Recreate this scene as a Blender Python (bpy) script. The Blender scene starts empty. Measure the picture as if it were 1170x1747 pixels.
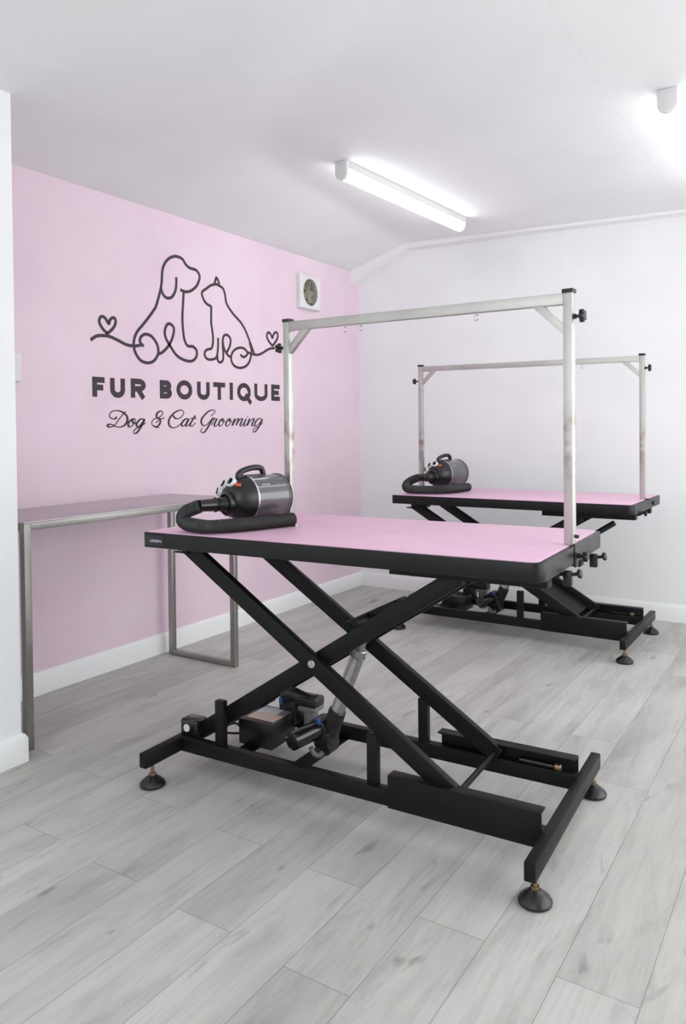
import bpy, bmesh, math, random
from mathutils import Vector, Matrix, noise

random.seed(4)
PI = math.pi
C = bpy.context.scene
COL = C.collection

# ------------------------------------------------------------------ camera
A = 0.5684                      # heading of the view against the far wall's normal
PITCH, ROLL = -0.0171, 0.0097
F_PX, CY_PX = 1304.9, 755.4
cam_d = bpy.data.cameras.new('camera')
cam = bpy.data.objects.new('camera', cam_d)
COL.objects.link(cam)
C.camera = cam
fw = Vector((-math.sin(A), math.cos(A), 0))
rt = Vector((math.cos(A), math.sin(A), 0))
up = Vector((0, 0, 1))
fwd = fw * math.cos(PITCH) + up * math.sin(PITCH)
upv = -fw * math.sin(PITCH) + up * math.cos(PITCH)
r2 = rt * math.cos(ROLL) - upv * math.sin(ROLL)
u2 = rt * math.sin(ROLL) + upv * math.cos(ROLL)
m = Matrix.Identity(4)
for i in range(3):
    m[i][0], m[i][1], m[i][2] = r2[i], u2[i], -fwd[i]
m.translation = Vector((2.8448, 0.0, 1.1142))
cam.matrix_world = m
cam_d.sensor_fit = 'VERTICAL'
cam_d.sensor_height = 36.0
cam_d.lens = F_PX / 1747 * 36.0
cam_d.shift_y = -(873.5 - CY_PX) / 1747
cam_d.clip_start = 0.05

# ------------------------------------------------------------------ world, exposure
LAMP_POWER = 8.5               # ceiling battens (emission strength of the diffusers)
REAR_FILL_POWER = 20.0             # fill light added behind the photographer, at an invented window
w = bpy.data.worlds.new('world')
C.world = w
w.use_nodes = True
w.node_tree.nodes['Background'].inputs[0].default_value = (0.85, 0.92, 1.0, 1)
w.node_tree.nodes['Background'].inputs[1].default_value = 0.6
C.view_settings.view_transform = 'Standard'
C.view_settings.look = 'None'
C.view_settings.gamma = 1.0
C.view_settings.use_curve_mapping = False
C.view_settings.exposure = 0.31
C.cycles.max_bounces = 12
C.cycles.diffuse_bounces = 7
C.cycles.glossy_bounces = 5
C.cycles.use_denoising = True

ld = bpy.data.lights.new('added_rear_fill', 'AREA')  # soft fill added just inside the made-up window
ld.shape = 'RECTANGLE'
ld.size, ld.size_y = 2.2, 1.3
ld.energy = REAR_FILL_POWER
ld.color = (0.96, 0.98, 1.0)
lo = bpy.data.objects.new('added_rear_fill', ld)
COL.objects.link(lo)
lo.location = (2.4, -1.72, 1.45)
lo.rotation_euler = (math.radians(90), 0, 0)    # faces +y, into the room
ls = bpy.data.lights.new('added_side_fill', 'AREA')  # added fill to brighten the pink wall; the right wall has no window
ls.shape = 'RECTANGLE'
ls.size, ls.size_y = 3.4, 1.7
ls.energy = 44.0
ls.color = (0.97, 0.985, 1.0)
lo = bpy.data.objects.new('added_side_fill', ls)
COL.objects.link(lo)
lo.location = (4.08, 2.7, 1.20)
lo.rotation_euler = (math.radians(90), 0, math.radians(90))    # faces -x, towards the pink wall

# ------------------------------------------------------------------ material helpers
class NT:
    def __init__(s, name):
        s.m = bpy.data.materials.new(name)
        s.m.use_nodes = True
        s.t = s.m.node_tree
        s.b = s.t.nodes['Principled BSDF']
    def n(s, typ, **kw):
        o = s.t.nodes.new(typ)
        for k, v in kw.items():
            setattr(o, k, v)
        return o
    def put(s, sock, v):
        if isinstance(v, bpy.types.NodeSocket):
            s.t.links.new(v, sock)
        elif v is not None:
            sock.default_value = v
    def math(s, op, a, b=None, c=None, clamp=False):
        o = s.n('ShaderNodeMath', operation=op, use_clamp=clamp)
        s.put(o.inputs[0], a)
        if b is not None: s.put(o.inputs[1], b)
        if c is not None: s.put(o.inputs[2], c)
        return o.outputs[0]
    def coord(s, kind='Object', scale=(1, 1, 1)):
        tc = s.n('ShaderNodeTexCoord')
        mp = s.n('ShaderNodeMapping')
        mp.inputs['Scale'].default_value = scale
        s.t.links.new(tc.outputs[kind], mp.inputs[0])
        return mp.outputs[0]
    def noise(s, vec, scale, detail=3, rough=0.5, dist=0.0):
        o = s.n('ShaderNodeTexNoise')
        s.put(o.inputs['Vector'], vec)
        o.inputs['Scale'].default_value = scale
        o.inputs['Detail'].default_value = detail
        o.inputs['Roughness'].default_value = rough
        o.inputs['Distortion'].default_value = dist
        return o.outputs['Fac']
    def ramp(s, fac, stops):
        o = s.n('ShaderNodeValToRGB')
        e = o.color_ramp.elements
        while len(e) < len(stops): e.new(0.5)
        for q, (p, c) in zip(e, stops):
            q.position = p
            q.color = (*c, 1) if len(c) == 3 else c
        s.put(o.inputs[0], fac)
        return o.outputs[0]
    def mix(s, fac, a, b, blend='MIX'):
        o = s.n('ShaderNodeMix', data_type='RGBA', blend_type=blend)
        s.put(o.inputs[0], fac); s.put(o.inputs[6], a); s.put(o.inputs[7], b)
        return o.outputs[2]
    def bump(s, h, strength, dist=0.002):
        o = s.n('ShaderNodeBump')
        o.inputs['Strength'].default_value = strength
        o.inputs['Distance'].default_value = dist
        s.put(o.inputs['Height'], h)
        s.t.links.new(o.outputs[0], s.b.inputs['Normal'])
    def set(s, **kw):
        for k, v in kw.items():
            k = {'color': 'Base Color', 'rough': 'Roughness', 'metal': 'Metallic', 'spec': 'Specular IOR Level',
                 'coat': 'Coat Weight', 'coatr': 'Coat Roughness', 'em': 'Emission Color', 'es': 'Emission Strength'}[k]
            if isinstance(v, tuple) and len(v) == 3: v = (*v, 1)
            s.put(s.b.inputs[k], v)
        return s

def g(v): return (v, v, v)

def painted(name, c, var=0.04, rough=0.6, spec=0.3, scale=3.0):
    s = NT(name)
    f = s.noise(s.coord(), scale, 5, 0.55)
    lo_ = tuple(x * (1 - var) for x in c); hi_ = tuple(min(1, x * (1 + var)) for x in c)
    s.set(color=s.ramp(f, [(0.3, lo_), (0.7, hi_)]), rough=rough, spec=spec)
    s.bump(s.noise(s.coord(), 160, 2), 0.12, 0.0006)
    return s.m

def plastic(name, c, rough=0.4, spec=0.5, coat=0.0, var=0.12, scale=14):
    s = NT(name)
    f = s.noise(s.coord(), scale, 4)
    s.set(color=s.ramp(f, [(0.3, tuple(x * (1 - var) for x in c)), (0.7, tuple(x * (1 + var) for x in c))]), spec=spec, coat=coat)
    s.set(rough=s.math('ADD', s.math('MULTIPLY', f, 0.15), rough - 0.07))
    return s.m

def brushed(name, c, rough=0.3, along=(1, 1, 1)):
    s = NT(name)
    f = s.noise(s.coord(scale=along), 60, 4, 0.6)
    s.set(metal=1.0, color=s.ramp(f, [(0.25, tuple(x * 0.8 for x in c)), (0.75, c)]))
    s.set(rough=s.math('ADD', s.math('MULTIPLY', f, 0.22), rough - 0.1))
    return s.m

M = {}
M['wall'] = painted('white_wall_paint', (0.83, 0.845, 0.85), 0.025)
M['ceiling'] = None
M['trimwhite'] = painted('white_gloss_trim', (0.84, 0.85, 0.85), 0.015, 0.35, 0.5)
M['black'] = plastic('black_powder_coat', g(0.0065), 0.42, 0.22)
M['blackedge'] = plastic('black_edge_trim', g(0.009), 0.36, 0.3)
M['blackplastic'] = plastic('black_plastic', g(0.010), 0.34, 0.5)
M['blackgloss'] = plastic('black_gloss_plastic', g(0.008), 0.16, 0.6)
M['rubber'] = plastic('black_rubber', g(0.010), 0.30, 0.5)
M['hose'] = plastic('dark_grey_hose', g(0.028), 0.46, 0.4)
M['silver'] = brushed('silver_tube', g(0.62), 0.36)
M['chrome'] = brushed('chrome', g(0.72), 0.16)
M['gun'] = plastic('gunmetal_paint', (0.085, 0.085, 0.09), 0.22, 0.7, 0.6, 0.05)
M['whiteplastic'] = plastic('white_plastic', g(0.72), 0.35, 0.5, 0, 0.02)
M['greyplastic'] = plastic('grey_plastic', g(0.16), 0.4)
M['orange'] = plastic('orange_switch_plastic', (0.55, 0.09, 0.04), 0.35)
M['blue'] = plastic('blue_plastic', (0.02, 0.08, 0.26), 0.35)
M['brass'] = brushed('brass_thread', (0.36, 0.25, 0.16), 0.42)
M['cream'] = plastic('cream_plastic', (0.55, 0.50, 0.38), 0.5)
M['lampbody'] = plastic('off_white_metal', g(0.60), 0.45, 0.4, 0, 0.02)
M['louvre'] = plastic('taupe_louvre', (0.30, 0.275, 0.23), 0.5)
M['dark'] = plastic('dark_recess', (0.05, 0.047, 0.04), 0.7)
M['decal'] = plastic('charcoal_vinyl', (0.050, 0.038, 0.050), 0.55, 0.3, 0, 0.04)
M['lilac'] = plastic('lilac_print', (0.42, 0.35, 0.50), 0.5)

def mk_pinkwall():
    s = NT('pink_wall_paint')
    f = s.noise(s.coord(), 2.0, 5, 0.6, 0.5)
    s.set(color=s.ramp(f, [(0.3, (0.735, 0.575, 0.685)), (0.5, (0.775, 0.615, 0.700)), (0.7, (0.795, 0.650, 0.735))]), rough=0.6, spec=0.3)
    s.bump(s.noise(s.coord(), 160, 2), 0.12, 0.0006)
    return s.m
M['pinkwall'] = mk_pinkwall()

def mk_ceiling():
    s = NT('white_ceiling_paint')
    tc = s.n('ShaderNodeTexCoord'); sp = s.n('ShaderNodeSeparateXYZ')
    s.t.links.new(tc.outputs['Object'], sp.inputs[0])
    f = s.noise(s.coord(), 3.0, 5)
    base = s.ramp(f, [(0.3, (0.80, 0.815, 0.82)), (0.7, (0.835, 0.85, 0.855))])
    d = s.math('ABSOLUTE', s.math('SUBTRACT', sp.outputs[0], 2.155))     # board joint, a hairline
    line = s.math('MULTIPLY', s.math('LESS_THAN', d, 0.0012), 0.16)
    s.set(color=s.mix(line, base, (0.35, 0.34, 0.35, 1)), rough=0.7, spec=0.2)
    s.bump(s.noise(s.coord(), 120, 2), 0.1, 0.0006)
    return s.m
M['ceiling'] = mk_ceiling()

def mk_floor():
    s = NT('grey_oak_laminate')
    tc = s.n('ShaderNodeTexCoord'); sp = s.n('ShaderNodeSeparateXYZ')
    s.t.links.new(tc.outputs['Object'], sp.inputs[0])
    x, y = sp.outputs[0], sp.outputs[1]
    W, L = 0.163, 1.22
    cx = s.math('DIVIDE', s.math('SUBTRACT', x, 1.559), W)
    col = s.math('FLOOR', cx)
    c3 = s.math('MULTIPLY', col, col)
    off = s.math('FRACT', s.math('ADD', s.math('ADD', s.math('MULTIPLY', col, 0.49), s.math('MULTIPLY', c3, 0.75)), 100.046))
    ry = s.math('SUBTRACT', s.math('DIVIDE', y, L), off)
    row = s.math('FLOOR', ry)
    fx = s.math('SUBTRACT', cx, col); fy = s.math('SUBTRACT', ry, row)
    ex = s.math('MULTIPLY', s.math('MINIMUM', fx, s.math('SUBTRACT', 1.0, fx)), W)
    ey = s.math('MULTIPLY', s.math('MINIMUM', fy, s.math('SUBTRACT', 1.0, fy)), L)
    edge = s.math('MINIMUM', ex, ey)
    seam = s.math('SUBTRACT', 1.0, s.math('DIVIDE', edge, 0.0016), clamp=True)
    cb = s.n('ShaderNodeCombineXYZ'); s.put(cb.inputs[0], col); s.put(cb.inputs[1], row)
    wn = s.n('ShaderNodeTexWhiteNoise', noise_dimensions='2D'); s.t.links.new(cb.outputs[0], wn.inputs[0])
    rnd = wn.outputs[0]
    rz = s.math('MULTIPLY', rnd, 37.0)
    def vec(sx, sy):
        c = s.n('ShaderNodeCombineXYZ')
        s.put(c.inputs[0], s.math('MULTIPLY', x, sx)); s.put(c.inputs[1], s.math('MULTIPLY', y, sy)); s.put(c.inputs[2], rz)
        return c.outputs[0]
    broad = s.noise(vec(5.5, 1.3), 1.0, 4, 0.5, 0.5)
    fine = s.noise(vec(110.0, 7.0), 1.0, 4, 0.65, 0.3)
    mid = s.noise(vec(16.0, 2.6), 1.0, 6, 0.68, 0.5)
    knot = s.noise(vec(15.0, 5.5), 1.0, 3, 0.5, 0.6)
    base = s.ramp(rnd, [(0.0, (0.470, 0.462, 0.436)), (0.5, (0.505, 0.496, 0.469)), (1.0, (0.545, 0.536, 0.508))])
    c1 = s.mix(1.0, base, s.ramp(broad, [(0.30, g(0.84)), (0.5, g(1.0)), (0.72, g(1.07))]), 'MULTIPLY')
    c2 = s.mix(1.0, c1, s.ramp(mid, [(0.32, g(0.78)), (0.5, g(0.98)), (0.7, g(1.05))]), 'MULTIPLY')
    c3_ = s.mix(1.0, c2, s.ramp(fine, [(0.25, g(0.91)), (0.6, g(1.03))]), 'MULTIPLY')
    c4 = s.mix(1.0, c3_, s.ramp(knot, [(0.0, g(1.0)), (0.67, g(1.0)), (0.76, g(0.62)), (1.0, g(0.5))]), 'MULTIPLY')
    c5 = s.mix(s.math('MULTIPLY', seam, 0.65), c4, (0.12, 0.115, 0.11, 1))
    s.set(color=c5, spec=0.35)
    s.set(rough=s.math('ADD', 0.42, s.math('MULTIPLY', mid, 0.16)))
    h = s.math('SUBTRACT', s.math('MULTIPLY', fine, 0.3), seam)
    s.bump(h, 0.25, 0.001)
    return s.m
M['floor'] = mk_floor()

def mk_mat():
    s = NT('pink_table_mat')
    f = s.noise(s.coord(), 7.0, 5, 0.6)
    s.set(color=s.ramp(f, [(0.3, (0.75, 0.455, 0.615)), (0.7, (0.81, 0.515, 0.670))]), rough=0.42, spec=0.45)
    s.bump(s.noise(s.coord(), 420, 2), 0.35, 0.0008)
    return s.m
M['mat'] = mk_mat()

def mk_post():
    s = NT('brushed_stainless_steel')
    tc = s.n('ShaderNodeTexCoord'); sp = s.n('ShaderNodeSeparateXYZ')
    s.t.links.new(tc.outputs['Object'], sp.inputs[0])
    f = s.noise(s.coord(scale=(1, 1, 1)), 9, 5, 0.6)
    base = s.ramp(f, [(0.25, (0.52, 0.51, 0.485)), (0.75, (0.64, 0.63, 0.60))])
    z = sp.outputs[2]
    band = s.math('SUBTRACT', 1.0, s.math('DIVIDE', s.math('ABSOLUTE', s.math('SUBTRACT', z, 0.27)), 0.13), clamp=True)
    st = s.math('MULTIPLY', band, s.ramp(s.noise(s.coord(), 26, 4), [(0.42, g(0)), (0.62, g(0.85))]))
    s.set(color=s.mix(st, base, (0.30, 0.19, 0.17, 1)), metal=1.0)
    s.set(rough=s.math('ADD', s.math('MULTIPLY', f, 0.2), 0.38))
    return s.m
M['post'] = mk_post()
M['steel'] = brushed('brushed_table_steel', (0.40, 0.39, 0.37), 0.38, (1, 1, 1))
M['steeltop'] = brushed('matte_steel_top', (0.58, 0.55, 0.56), 0.42, (1, 0.1, 1))

def mk_lamp():
    s = NT('lit_opal_diffuser')
    f = s.noise(s.coord(), 5, 2)
    s.set(color=g(0.8), em=(0.985, 0.99, 1.0))
    s.set(es=s.math('ADD', LAMP_POWER, s.math('MULTIPLY', f, 0.4)))
    return s.m
M['lamp'] = mk_lamp()
def mk_label():
    s = NT('printed_label')
    tc = s.n('ShaderNodeTexCoord'); sp = s.n('ShaderNodeSeparateXYZ')
    s.t.links.new(tc.outputs['Generated'], sp.inputs[0])
    a = s.math('GREATER_THAN', sp.outputs[1], 0.52)
    b = s.math('MULTIPLY', a, s.math('GREATER_THAN', sp.outputs[0], 0.72))
    c = s.mix(a, (0.66, 0.52, 0.40, 1), (0.66, 0.68, 0.74, 1))
    c = s.mix(b, c, (0.16, 0.16, 0.17, 1))
    c = s.mix(s.math('MULTIPLY', s.noise(s.coord(), 30, 3), 0.3), c, (0.35, 0.28, 0.3, 1))
    s.set(color=c, rough=0.5)
    return s.m
M['label'] = mk_label()

# ------------------------------------------------------------------ mesh helpers
class MB:
    def __init__(s): s.bm = bmesh.new()
    def add(s, t, mat=None):
        me = bpy.data.meshes.new('t')
        if mat is not None: bmesh.ops.transform(t, matrix=mat, verts=t.verts)
        t.to_mesh(me); t.free()
        s.bm.from_mesh(me); bpy.data.meshes.remove(me)
        return s
    def box(s, x0, x1, y0, y1, z0, z1, bev=0.0, seg=2, mat=None):
        t = bmesh.new()
        bmesh.ops.create_cube(t, size=1)
        for v in t.verts:
            v.co = Vector((x0 + (v.co.x + .5) * (x1 - x0), y0 + (v.co.y + .5) * (y1 - y0), z0 + (v.co.z + .5) * (z1 - z0)))
        if bev > 0:
            bmesh.ops.bevel(t, geom=t.edges[:], offset=bev, segments=seg, affect='EDGES', profile=0.5, clamp_overlap=True)
        return s.add(t, mat)
    def beam(s, p0, p1, w, h, bev=0.0015, side=Vector((0, 1, 0))):
        """square bar from p0 to p1; w across 'side', h the other way"""
        p0, p1 = Vector(p0), Vector(p1)
        d = (p1 - p0); L = d.length; d.normalize()
        sd = (side - d * side.dot(d)).normalized(); n = d.cross(sd)
        mt = Matrix(((d.x, sd.x, n.x, p0.x), (d.y, sd.y, n.y, p0.y), (d.z, sd.z, n.z, p0.z), (0, 0, 0, 1)))
        return s.box(0, L, -w / 2, w / 2, -h / 2, h / 2, bev, 2, mt)
    def lathe(s, prof, seg=32, mat=None, caps=True):
        t = bmesh.new(); rings = []
        for r, z in prof:
            if r < 1e-6: rings.append([t.verts.new((0, 0, z))])
            else: rings.append([t.verts.new((r * math.cos(2 * PI * i / seg), r * math.sin(2 * PI * i / seg), z)) for i in range(seg)])
        for a, b in zip(rings, rings[1:]):
            for i in range(seg):
                j = (i + 1) % seg
                if len(a) == 1 and len(b) == 1: continue
                if len(a) == 1: t.faces.new((a[0], b[i], b[j]))
                elif len(b) == 1: t.faces.new((a[i], b[0], a[j]))
                else: t.faces.new((a[i], a[j], b[j], b[i]))
        if caps:
            if len(rings[0]) > 1: t.faces.new(rings[0][::-1])
            if len(rings[-1]) > 1: t.faces.new(rings[-1])
        bmesh.ops.recalc_face_normals(t, faces=t.faces[:])
        return s.add(t, mat)
    def cyl(s, p0, p1, r, r1=None, seg=24, bev=0.0):
        p0, p1 = Vector(p0), Vector(p1); d = p1 - p0; L = d.length
        r1 = r if r1 is None else r1
        mt = Matrix.Translation(p0) @ d.to_track_quat('Z', 'Y').to_matrix().to_4x4()
        if bev: prof = [(r - bev, 0), (r, bev), (r1, L - bev), (r1 - bev, L)]
        else: prof = [(r, 0), (r1, L)]
        return s.lathe(prof, seg, mt)
    def sweep(s, pts, rad, seg=14, cap=True):
        pts = [Vector(p) for p in pts]; t = bmesh.new(); rings = []; N = None
        for i, p in enumerate(pts):
            d = (pts[min(i + 1, len(pts) - 1)] - pts[max(i - 1, 0)]).normalized()
            if N is None:
                N = d.orthogonal().normalized()
            N = (N - d * N.dot(d)).normalized(); B = d.cross(N)
            r = rad(i) if callable(rad) else rad
            rings.append([t.verts.new(p + (N * math.cos(2 * PI * k / seg) + B * math.sin(2 * PI * k / seg)) * r) for k in range(seg)])
        for a, b in zip(rings, rings[1:]):
            for k in range(seg):
                t.faces.new((a[k], a[(k + 1) % seg], b[(k + 1) % seg], b[k]))
        if cap:
            t.faces.new(rings[0][::-1]); t.faces.new(rings[-1])
        bmesh.ops.recalc_face_normals(t, faces=t.faces[:])
        return s.add(t)
    def torus(s, c, R, r, axis='Y', seg=24, sub=8):
        ax = Vector((0, 1, 0)) if axis == 'Y' else Vector(axis)
        q = ax.to_track_quat('Z', 'Y')
        pts = [Vector(c) + q @ Vector((R * math.cos(2 * PI * i / seg), R * math.sin(2 * PI * i / seg), 0)) for i in range(seg + 1)]
        return s.sweep(pts, r, sub, False)
    def prism(s, poly, x0, x1, axis='X', bev=0.0):
        """poly in the plane across 'axis', extruded from x0 to x1"""
        t = bmesh.new()
        def P(a, b, c):
            return {'X': (c, a, b), 'Y': (a, c, b), 'Z': (a, b, c)}[axis]
        A_ = [t.verts.new(P(a, b, x0)) for a, b in poly]; B_ = [t.verts.new(P(a, b, x1)) for a, b in poly]
        t.faces.new(A_); t.faces.new(B_[::-1])
        n = len(poly)
        for i in range(n): t.faces.new((A_[i], B_[i], B_[(i + 1) % n], A_[(i + 1) % n]))
        bmesh.ops.recalc_face_normals(t, faces=t.faces[:])
        if bev: bmesh.ops.bevel(t, geom=t.edges[:], offset=bev, segments=2, affect='EDGES', profile=0.5, clamp_overlap=True)
        return s.add(t)
    def build(s, name, mat, parent=None, smooth=True, label=None):
        me = bpy.data.meshes.new(name)
        s.bm.to_mesh(me); s.bm.free()
        me.materials.append(mat)
        if smooth:
            me.shade_smooth()
            me.set_sharp_from_angle(angle=math.radians(38))
        o = bpy.data.objects.new(name, me); COL.objects.link(o)
        if parent is not None: o.parent = parent
        if label: o['label'] = label
        return o

def thing(name, label, cat, loc=(0, 0, 0), rz=0.0, group=None):
    o = bpy.data.objects.new(name, None); COL.objects.link(o)
    o.empty_display_size = 0.1
    o.location = loc; o.rotation_euler = (0, 0, rz)
    o['label'] = label; o['category'] = cat
    if group: o['group'] = group
    return o
def struct(o, label=None):
    o['kind'] = 'structure'
    return o
def crom(pts, n=6):
    """Catmull-Rom through points (any dimension)"""
    pts = [Vector(p) for p in pts]
    if len(pts) < 3: return pts
    P = [pts[0] * 2 - pts[1]] + pts + [pts[-1] * 2 - pts[-2]]
    out = []
    for i in range(1, len(P) - 2):
        a, b, c, d = P[i - 1], P[i], P[i + 1], P[i + 2]
        for k in range(n):
            t = k / n
            out.append(0.5 * ((2 * b) + (c - a) * t + (2 * a - 5 * b + 4 * c - d) * t * t + (3 * b - a - 3 * c + d) * t ** 3))
    out.append(pts[-1])
    return out

# ------------------------------------------------------------------ the room
XR, YN, YF = 4.15, -1.85, 4.68          # right wall, wall behind the photographer, far wall
def ceil_z(x, y):
    q = YF - y
    x1 = min(3.2, 0.42 + 0.12 * q + 1.3 * max(0.0, q - 1.75) ** 2)
    if x < x1: return 2.222 + 0.143 * x / x1
    return 2.365 - 0.030 * (x - x1) * min(1.0, max(0.0, (y + 1) / 4.0))

struct(MB().box(-0.1, XR + 0.1, YN - 0.1, YF + 0.1, -0.06, 0.0).build('floor', M['floor'], smooth=False))
struct(MB().box(-0.1, 0.0, YN - 0.1, YF + 0.1, 0, 2.5).build('wall_left', M['pinkwall'], smooth=False))
struct(MB().box(0.0, XR + 0.1, YF, YF + 0.1, 0, 2.5).build('wall_back', M['wall'], smooth=False))
struct(MB().box(XR, XR + 0.1, YN - 0.1, YF, 0, 2.5).build('wall_right', M['wall'], smooth=False))
struct(MB().box(0.0, 0.534, YN, 1.577, 0, 2.42).build('wall_near_left', M['wall'], smooth=False))
# wall behind the photographer, with a made-up window to go with the added fill light
mb = MB()
mb.box(0.534, 1.3, YN - 0.1, YN, 0, 2.5); mb.box(3.5, XR, YN - 0.1, YN, 0, 2.5)
mb.box(1.3, 3.5, YN - 0.1, YN, 0, 0.8); mb.box(1.3, 3.5, YN - 0.1, YN, 2.1, 2.5)
struct(mb.build('wall_front', M['wall'], smooth=False))
mb = MB()
for a, b, c, d in ((1.3, 1.36, 0.8, 2.1), (3.44, 3.5, 0.8, 2.1), (1.36, 3.44, 0.8, 0.86), (1.36, 3.44, 2.04, 2.1), (2.37, 2.43, 0.86, 2.04)):
    mb.box(a, b, YN - 0.07, YN - 0.01, c, d, 0.004)
struct(mb.build('added_window_1', M['trimwhite'], smooth=False))

def mk_ceil():
    t = bmesh.new(); nx, ny = 84, 68; V = []
    for j in range(ny + 1):
        y = YN - 0.1 + (YF + 0.1 - YN + 0.1) * j / ny
        V.append([t.verts.new((-0.1 + (XR + 0.2) * i / nx, y, ceil_z(max(0, -0.1 + (XR + 0.2) * i / nx), min(y, YF)))) for i in range(nx + 1)])
    fs = []
    for j in range(ny):
        for i in range(nx):
            fs.append(t.faces.new((V[j][i], V[j + 1][i], V[j + 1][i + 1], V[j][i + 1])))
    r = bmesh.ops.extrude_face_region(t, geom=fs)
    for v in [e for e in r['geom'] if isinstance(e, bmesh.types.BMVert)]: v.co.z += 0.1 + (2.5 - v.co.z) * 0.5
    bmesh.ops.recalc_face_normals(t, faces=t.faces[:])
    m_ = MB(); m_.add(t)
    return m_.build('ceiling', M['ceiling'])
struct(mk_ceil())

# moulding where the far wall meets the ceiling: steep short piece, then the long level one
def mould(pts, name):
    t = bmesh.new(); rings = []
    for x, ztop, h, d in pts:
        rings.append([t.verts.new(c) for c in ((x, YF, ztop + .05), (x, YF - d, ztop + .05), (x, YF - d, ztop - h), (x, YF, ztop - h))])
    for a, b in zip(rings, rings[1:]):
        for k in range(4): t.faces.new((a[k], a[(k + 1) % 4], b[(k + 1) % 4], b[k]))
    t.faces.new(rings[0]); t.faces.new(rings[-1][::-1])
    bmesh.ops.recalc_face_normals(t, faces=t.faces[:])
    m_ = MB(); m_.add(t)
    return struct(m_.build(name, M['trimwhite'], smooth=False))
mould([(0.0, ceil_z(0, YF), 0.085, 0.115), (0.42, ceil_z(.42, YF), 0.034, 0.09)], 'trim_1')
mould([(0.42, ceil_z(.42, YF), 0.034, 0.09), (1.2, ceil_z(1.2, YF), 0.018, 0.085), (XR, ceil_z(XR, YF), 0.014, 0.085)], 'trim_2')

BB = [(0, 0), (0.016, 0), (0.016, 0.078), (0.012, 0.086), (0.005, 0.097), (0, 0.098)]
def prof_y(off, x): return [(x + off * a, b) for a, b in BB]
mb = MB(); mb.prism([(a, b) for a, b in BB], 1.577, YF - 0.0, 'Y'); struct(mb.build('baseboard_left', M['trimwhite']))
mb = MB(); mb.prism([(YF - a, b) for a, b in BB], 0.012, XR, 'X'); struct(mb.build('baseboard_back', M['trimwhite']))
mb = MB(); mb.prism([(0.534 + a, b) for a, b in BB], YN, 1.577, 'Y'); mb.prism([(1.577 + a, b) for a, b in BB], 0.10, 0.55, 'X')
struct(mb.build('baseboard_near_left', M['trimwhite']))
mb = MB(); mb.prism([(XR - a, b) for a, b in BB], YN, YF, 'Y'); struct(mb.build('baseboard_right', M['trimwhite']))

# ------------------------------------------------------------------ grooming tables
L_, W_ = 1.25, 0.642
def round_rect(x0, x1, y0, y1, r, n=6, rl=None):
    out = []; q = r if rl is None else rl
    for cx, cy, a0, r in ((x1 - r, y1 - r, 0, r), (x0 + q, y1 - q, PI / 2, q), (x0 + q, y0 + q, PI, q), (x1 - r, y0 + r, 1.5 * PI, r)):
        for k in range(n + 1):
            a = a0 + PI / 2 * k / n
            out.append((cx + r * math.cos(a), cy + r * math.sin(a)))
    return out

def star_knob(mb, base, d, r=0.013, stem=0.018):
    """lobed clamp knob on a threaded stem, axis d"""
    base, d = Vector(base), Vector(d).normalized()
    mb.cyl(base, base + d * stem, 0.0042, seg=12)
    mb.cyl(base, base + d * 0.006, 0.007, seg=16)
    c = base + d * stem
    mb.cyl(c - d * 0.004, c + d * 0.010, r * 0.72, seg=20, bev=0.002)
    o = d.orthogonal().normalized(); q = d.cross(o)
    for k in range(5):
        a = 2 * PI * k / 5
        e = c + (o * math.cos(a) + q * math.sin(a)) * r * 0.72
        mb.cyl(e - d * 0.003, e + d * 0.009, r * 0.36, seg=12, bev=0.0015)

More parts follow.
